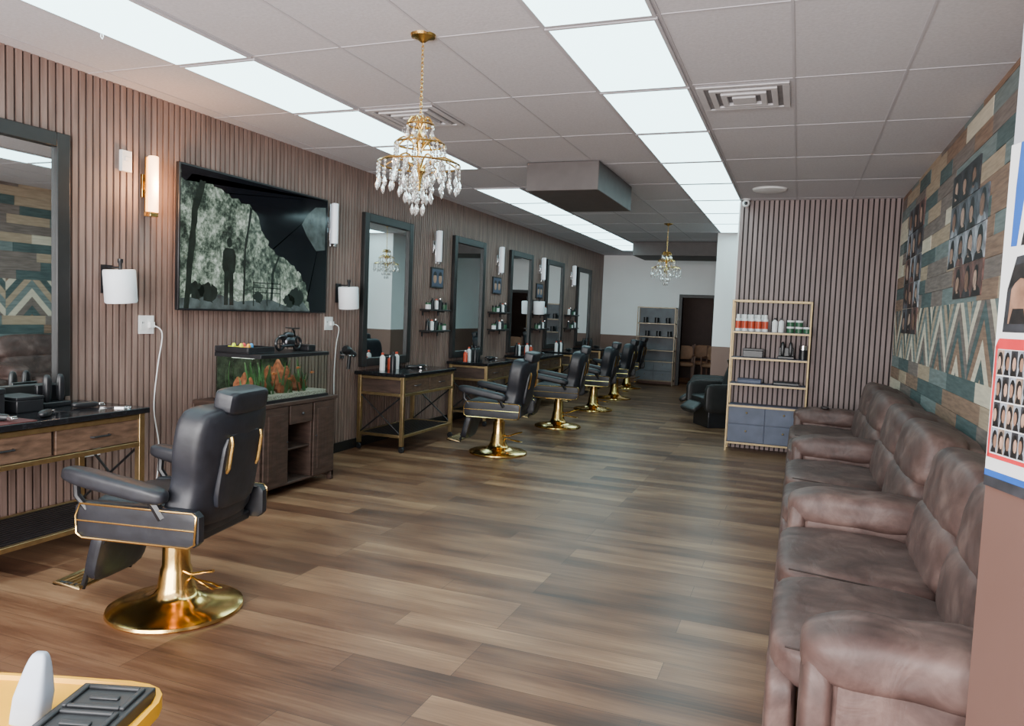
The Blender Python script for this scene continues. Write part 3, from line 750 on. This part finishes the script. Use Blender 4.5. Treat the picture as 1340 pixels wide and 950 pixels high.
MB().lathe([(0,-.09),(.03,-.09),(.034,-.02),(.045,.03),(.045,.08),(.03,.1),(0,.1)],(.10,0,.035),18,rot=R('X',70)).tube([(.10,0,0),(.10,-.02,-.14)],[.02,.017],10).build('dryer_body',blackp,t)
# ------------------------------------------------------------------ sofas
def wr(seed,amp):
    def f(x,y,z):
        return 1+amp*(math.sin(9*x+5*y+seed)*math.sin(7*y-4*z+seed*2)+.6*math.sin(15*y+8*x*z+seed))
    return f
def sofa(y0,y1,near_arm,lab):
    yc=(y0+y1)/2
    t=thing('recliner_sofa',(0,yc,0),lab,'sofa','brown leather recliner sofas')
    a0=y0-yc;a1=y1-yc; aw=.28
    s0=a0+(aw if near_arm else .0); s1=a1-aw
    MB().box(.08,.93,a0+.01,a1-.01,.03,.34).build('base',sofam,t,bev=.02)
    MB().sell((.86,(a0+a1)/2,.50),(.105,(a1-a0)/2-.005,.40),12,12).build('back_frame',sofam,t)
    arms=([a0] if near_arm else [])+[s1]
    for a in arms:
        y=a+aw/2
        na=near_arm and a==a0
        dx=.09 if na else .03; zz=.015 if na else 0
        MB().sell((.42+dx/2,y,.31),(.37-dx/2,aw/2-.015,.27),10,12).build('arm_body',sofam,t)
        W_=wr(a*3,.012)
        def af(x,yy,z):
            k=W_(x,yy,z)
            return (x,yy*(1+.04*math.sin(x*5))*k,z*(1+.04*math.sin(9*x))*k-.10*(x**3 if x>0 else 0)-.25*(max(0,-x-.55)**1.5))
        MB().sell((.37+dx/2,y,.55+zz),(.40-dx/2,aw/2+.008,.090),3.6,22,fn=af).build('arm_pad',sofam,t)
        MB().sell((.02+dx,y,.35),(.045,aw/2-.006,.22),4.5,10).build('arm_front',sofam,t)
    n=2;w_=(s1-s0)/n
    for i in range(n):
        y=s0+w_*(i+.5)
        W1=wr(i*2+y0,.010)
        MB().sell((.295,y,.395),(.325,w_/2-.002,.085),5.5,22,fn=lambda x,yy,z:(x,yy,z*(1-.06*math.cos(3*x)*math.cos(3*yy))*W1(x,yy*2,z)**3-.10*x)).build('seat_cushion',sofam,t)
        MB().sell((.015,y,.22),(.05,w_/2-.003,.17),7,14,fn=lambda x,yy,z:(x*W1(x,yy,z)**4,yy,z)).build('footrest_panel',sofam,t)
        W2=wr(i*3+y0+1,.010)
        MB().sell((.665,y,.55),(.12,w_/2-.001,.155),4.2,20,rot=R('Y',10),fn=lambda x,yy,z:(x*W2(x,yy,z)**2,yy,z*W2(x,yy,z))).build('lumbar_cushion',sofam,t)
        MB().sell((.74,y,.79),(.14,w_/2,.17),4.0,20,rot=R('Y',12),fn=lambda x,yy,z:(x*W2(z,yy,x)**2,yy,z*W2(x,yy,z))).build('back_cushion',sofam,t)
        MB().tube([(.02+.05*k,y-w_/2+.004,.478-.0035*k) for k in range(10)],.0035,5).build('seam',seamm,t)
    return t
sofa(2.20,4.38,True,'brown distressed leather reclining sofa with two padded arms')
sofa(4.40,6.42,False,'brown distressed leather reclining sofa section beside plank wall')
sofa(6.44,8.52,False,'brown distressed leather reclining sofa section near the shelf')
o=MB().sell((0,0,.008),(.04,.08,.008),6,6).build('mobile_phone',blackp,loc=(.3,8.36,.642)); meta(o,'black phone lying on the sofa arm','phone')
# ------------------------------------------------------------------ photos on the plank wall
skins=[M('portrait_skin_%s'%k,c_,.5,var=.35,scale=25) for k,c_ in zip('abc',[(.40,.24,.17),(.24,.13,.085),(.50,.33,.25)])]
bgs=[M('portrait_ground_%s'%k,c_,.5,var=.6,scale=12) for k,c_ in zip('abcd',[(.09,.10,.12),(.30,.32,.36),(.14,.07,.06),(.03,.03,.035)])]
hairm=M('portrait_hair',(.012,.010,.010),.5,var=.6,scale=40)
def portrait(y,z,w_,h,i,grp):
    rr=random.Random(i*7+1)
    s=MB().box(-.004,.008,-w_/2,w_/2,-h/2,h/2,0)
    sx=w_*rr.uniform(-.08,.08); sc_=rr.uniform(.95,1.2); tl=rr.uniform(-.3,.3)
    def el(cx,cz,rx,rz_,mi,d,a0=0,a1=2*math.pi,n=18):
        pts=[]
        for k in range(n):
            a=a0+(a1-a0)*k/(n if a1-a0>6.2 else n-1)
            u=rx*math.cos(a);v_=rz_*math.sin(a)
            uu=u*math.cos(tl)-v_*math.sin(tl);vv=u*math.sin(tl)+v_*math.cos(tl)
            pts.append((-d,max(-w_/2,min(w_/2,cx+uu)),max(-h/2,min(h/2,cz+vv))))
        s.add(pts,[tuple(range(n))],mi)
    s.add([(-.0043,-w_*.46,-h*.5),(-.0043,w_*.46,-h*.5),(-.0043,w_*.34,-h*.30),(-.0043,w_*.1,-h*.2),(-.0043,-w_*.1,-h*.2),(-.0043,-w_*.34,-h*.30)],[(0,1,2,3,4,5)],2 if i%3 else 3)
    s.add([(-.0046,sx-w_*.11,-h*.34),(-.0046,sx+w_*.11,-h*.34),(-.0046,sx+w_*.12,0),(-.0046,sx-w_*.12,0)],[(0,1,2,3)],1)
    el(sx,h*.07,w_*.235*sc_,h*.33*sc_,2,.0049)
    if i%3==1:
        el(sx+.01*sc_,-h*.06,w_*.19*sc_,h*.20*sc_,1,.0052)
    else:
        el(sx-w_*.06*(1 if i%2 else -1),-h*.02,w_*.185*sc_,h*.27*sc_,1,.0052)
        if i%2: el(sx-w_*.06,-h*.13,w_*.17*sc_,h*.17*sc_,2,.0055,math.pi,2*math.pi,10)
    o=s.build('haircut_photo',[bgs[i%4],skins[(i*2+1)%3],hairm,bgs[(i+1)%4]],loc=(WR-.0205,y,z)); meta(o,'small haircut portrait print on the plank wall','photo',grp)
i=0
for col in range(4):
    for row in range(4):
        if (col,row) in((0,0),(3,3)):continue
        portrait(5.22+.29*col,2.48-.22*row,.285,.215,i,'haircut portrait prints');i+=1
for col in range(3):
    for row in range(5):
        portrait(7.75+.34*col,2.55-.245*row,.335,.24,i,'haircut portrait prints by the partition');i+=1
# poster on the angled wall
rz=math.atan2(-.948,.319)
t=thing('wall_poster',(.447,2.1,1.10),'large glossy poster with blue ring and red framed photo grid','poster',rz=rz)
P=MB().box(.003,.75,-.006,0,.03,.84,0)
def pp(pts,mi,y=-.0065): P.add([(a,y,b) for a,b in pts],[tuple(range(len(pts)))],mi)
pp([(.032,.60),(.75,.60),(.75,.84),(.040,.84),(.034,.74)],1,-.0066)
pp([(.055,.60),(.75,.60),(.75,.79),(.10,.79),(.07,.72)],0,-.0068)
pp([(.07,.60),(.09,.70),(.13,.75),(.18,.73),(.20,.60)],5,-.0072); pp([(.085,.60),(.10,.66),(.14,.69),(.17,.67),(.17,.60)],4,-.0074)
pp([(.028,.40),(.034,.50),(.06,.575),(.16,.585),(.30,.585),(.30,.40)],3,-.0072); pp([(.045,.42),(.05,.50),(.075,.53),(.10,.52),(.11,.42)],7,-.0075)
pp([(.040,.50),(.055,.555),(.09,.56),(.11,.52),(.08,.525)],5,-.0077); pp([(.05,.42),(.06,.455),(.10,.455),(.11,.42)],5,-.0077)
pp([(.012,.36),(.75,.36),(.75,.385),(.02,.385)],2,-.0078);pp([(.008,.10),(.016,.10),(.018,.385),(.008,.365)],2,-.0078);pp([(.012,.10),(.75,.10),(.75,.11),(.012,.11)],2,-.0078)
for a in range(14):
    for b in range(4):
        x0=.019+.0255*a; z0=.113+.062*b; rr=random.Random(a*9+b)
        pp([(x0,z0),(x0+.024,z0),(x0+.024,z0+.059),(x0,z0+.059)],(6,3,6,8)[(a*3+b*5)%4],-.0072)
        pp([(x0+.002,z0+.001),(x0+.022,z0+.001),(x0+.018,z0+.016),(x0+.006,z0+.016)],5,-.0073)
        cx=x0+.012+rr.uniform(-.002,.002)
        pp([(cx+.0095*math.cos(g),z0+.034+.021*math.sin(g)) for g in [2*math.pi*k/12 for k in range(12)]],5,-.0074)
        d_=rr.choice([-.003,.003])
        pp([(cx+d_+.0065*math.cos(g),z0+.028+.016*math.sin(g)) for g in [2*math.pi*k/10 for k in range(10)]],4 if (a*3+b)%2 else 7,-.0075)
pp([(.004,.03),(.75,.03),(.75,.055),(.004,.055)],3,-.0075); pp([(.004,.055),(.75,.055),(.75,.07),(.004,.07)],1,-.0075)
P.build('poster_sheet',[whitep,M('poster_blue',(.02,.10,.42),.4),M('poster_red',(.6,.03,.04),.4),bgs[3],skins[0],hairm,M('poster_photo_grey',(.22,.24,.28),.5,var=.6,scale=60),skins[1],M('poster_photo_tan',(.25,.18,.14),.5,var=.6,scale=60)],t)
# ------------------------------------------------------------------ mop bucket
t=thing('mop_bucket',(-1.60,1.11,0),'yellow plastic mop bucket with black wringer and grey handle','bucket',rz=math.radians(18))
b=MB()
L=[(.19,.15,.06),(.26,.195,.50),(.29,.225,.505),(.29,.225,.54),(.278,.213,.54),(.272,.207,.53)]
vs=[];n=24
for hx_,hy_,z in L:
    for k in range(n):
        a=2*math.pi*k/n;cx=math.copysign(abs(math.cos(a))**.4,math.cos(a));cy=math.copysign(abs(math.sin(a))**.4,math.sin(a)); vs.append((cx*hx_,cy*hy_,z))
fs=[(i_*n+k,i_*n+(k+1)%n,(i_+1)*n+(k+1)%n,(i_+1)*n+k) for i_ in range(len(L)-1) for k in range(n)]
fs.append(tuple(range(n))[::-1]); fs.append(tuple(range((len(L)-1)*n,len(L)*n)))
b.add(vs,fs).build('tub',yellow,t)
for x in(-.14,.14):
    for y in(-.10,.10): MB().lathe([(0,-.012),(.028,-.012),(.03,0),(.028,.012),(0,.012)],(x,y,.03),14,rot=R('X',90)).box(x-.008,x+.008,y-.015,y+.015,.04,.07).build('caster',blackp,t)
w=MB().box(.085,.262,-.185,.165,.51,.560)
for j_ in range(3): w.box(.10,.112,-.17+.11*j_,-.075+.11*j_,.560,.568).box(.236,.248,-.17+.11*j_,-.075+.11*j_,.560,.568).box(.112,.236,-.17+.11*j_,-.16+.11*j_,.560,.568).box(.112,.236,-.085+.11*j_,-.075+.11*j_,.560,.568).box(.14,.21,-.13+.11*j_,-.115+.11*j_,.560,.566)
w.build('wringer',M('charcoal_plastic',(.03,.032,.035),.45),t,bev=.004)
MB().sell((.040,.045,.59),(.036,.030,.10),5,12,fn=lambda x,y,z:(x*(1-.45*max(0,z))+.45*z,y*(1-.6*max(0,z)),z)).build('press_handle',greyp,t)
# ------------------------------------------------------------------ shampoo chairs + back chairs
def shampoo(loc,rz):
    t=thing('shampoo_chair',loc,'black shampoo chair with a dark basin behind the partition','chair','shampoo chairs',rz)
    lm=blackw
    MB().sell((-.05,0,.36),(.28,.27,.09),6,8).build('seat',lm,t)
    MB().sell((.24,0,.62),(.07,.26,.26),5,8,rot=R('Y',18)).build('backrest',lm,t)
    MB().sell((-.40,0,.28),(.10,.22,.04),5,8,rot=R('Y',-35)).build('leg_rest',lm,t)
    for sg in(-1,1): MB().sell((-.05,.30*sg,.42),(.29,.05,.20),7,8).build('armrest',lm,t)
    MB().box(-.25,.25,-.24,.24,0,.28).build('base',blackp,t,bev=.01)
    MB().box(.38,.62,-.2,.2,0,.72).build('pedestal',blackp,t,bev=.02)
    MB().lathe([(0,.74),(.12,.75),(.2,.84),(.24,.9),(.26,.9),(.22,.78),(.12,.72),(0,.72)],(.46,0,0),24).build('basin',blackp,t)
    MB().tube([(.62,.0,.71),(.62,.0,.85),(.64,0,.98),(.56,0,1.02)],.012).build('tap',chrome,t)
    return t
a=shampoo((-1.02,11.0,0),math.radians(32)); dup(a,(-1.22,12.1,0),math.radians(5))
def armchair(loc,rz,lab):
    t=thing('wooden_armchair',loc,lab,'chair','brown waiting chairs',rz)
    lw=M('chair_wood',(.10,.045,.025),.45)
    for x in(-.22,.22):
        for y in(-.22,.22): MB().box(x-.02,x+.02,y-.02,y+.02,0,.42 if y<0 else .9).build('leg',lw,t)
    MB().sell((0,0,.45),(.25,.25,.045),6,6).build('seat',M('tan_cushion',(.20,.11,.06),.6),t)
    MB().sell((0,.20,.72),(.22,.025,.16),6,6).build('backrest',M('tan_back',(.24,.14,.08),.6),t)
    for x in(-.24,.24): MB().box(x-.025,x+.025,-.24,.2,.62,.65).box(x-.015,x+.015,-.235,-.205,.42,.62).build('armrest',lw,t)
    return t
ac=armchair((-2.5,17.9,0),.2,'brown wooden armchair with tan cushion in the back room'); dup(ac,(-1.80,17.95,0),-.15); dup(ac,(-2.15,18.8,0),.1)
# ------------------------------------------------------------------ lights / world
def area(name,loc,rot,sx,sy,p,col):
    l=bpy.data.lights.new(name,'AREA'); l.shape='RECTANGLE'; l.size=sx; l.size_y=sy; l.energy=p; l.color=col
    o=bpy.data.objects.new(name,l); COL.objects.link(o); o.location=loc; o.rotation_euler=rot
area('window_daylight',(-1.7,YF-.3,1.5),(math.radians(98),0,0),5,2.2,680,(1,.97,.95))
area('back_room_fill',(-2.2,18.3,2.85),(0,0,0),.6,.6,6,(1,.85,.7))  # unseen weak warm light added inside the back room
l=bpy.data.lights.new('sconce_bulb','POINT'); l.energy=15; l.color=(1,.50,.22); l.shadow_soft_size=.04
o=bpy.data.objects.new('sconce_bulb',l); COL.objects.link(o); o.location=(WL+.17,4.04,2.28)
wd=bpy.data.worlds.new('world'); SC.world=wd; wd.use_nodes=True
bg=wd.node_tree.nodes['Background']; bg.inputs['Color'].default_value=(.94,.95,1,1); bg.inputs['Strength'].default_value=3.4
# ------------------------------------------------------------------ camera
f=980.;r=.04
Yc=Vector((376,51,-f)).normalized(); Zc=Vector((1,-r,0)).cross(Yc).normalized(); Xc=Yc.cross(Zc)
cam=bpy.data.cameras.new('camera'); co=bpy.data.objects.new('camera',cam); COL.objects.link(co)
mw=Matrix((Xc,Yc,Zc)).to_4x4(); mw.translation=Vector((0,0,1.5)); co.matrix_world=mw
cam.sensor_fit='HORIZONTAL'; cam.sensor_width=36; cam.lens=f*36/1340; cam.clip_start=.05
SC.camera=co
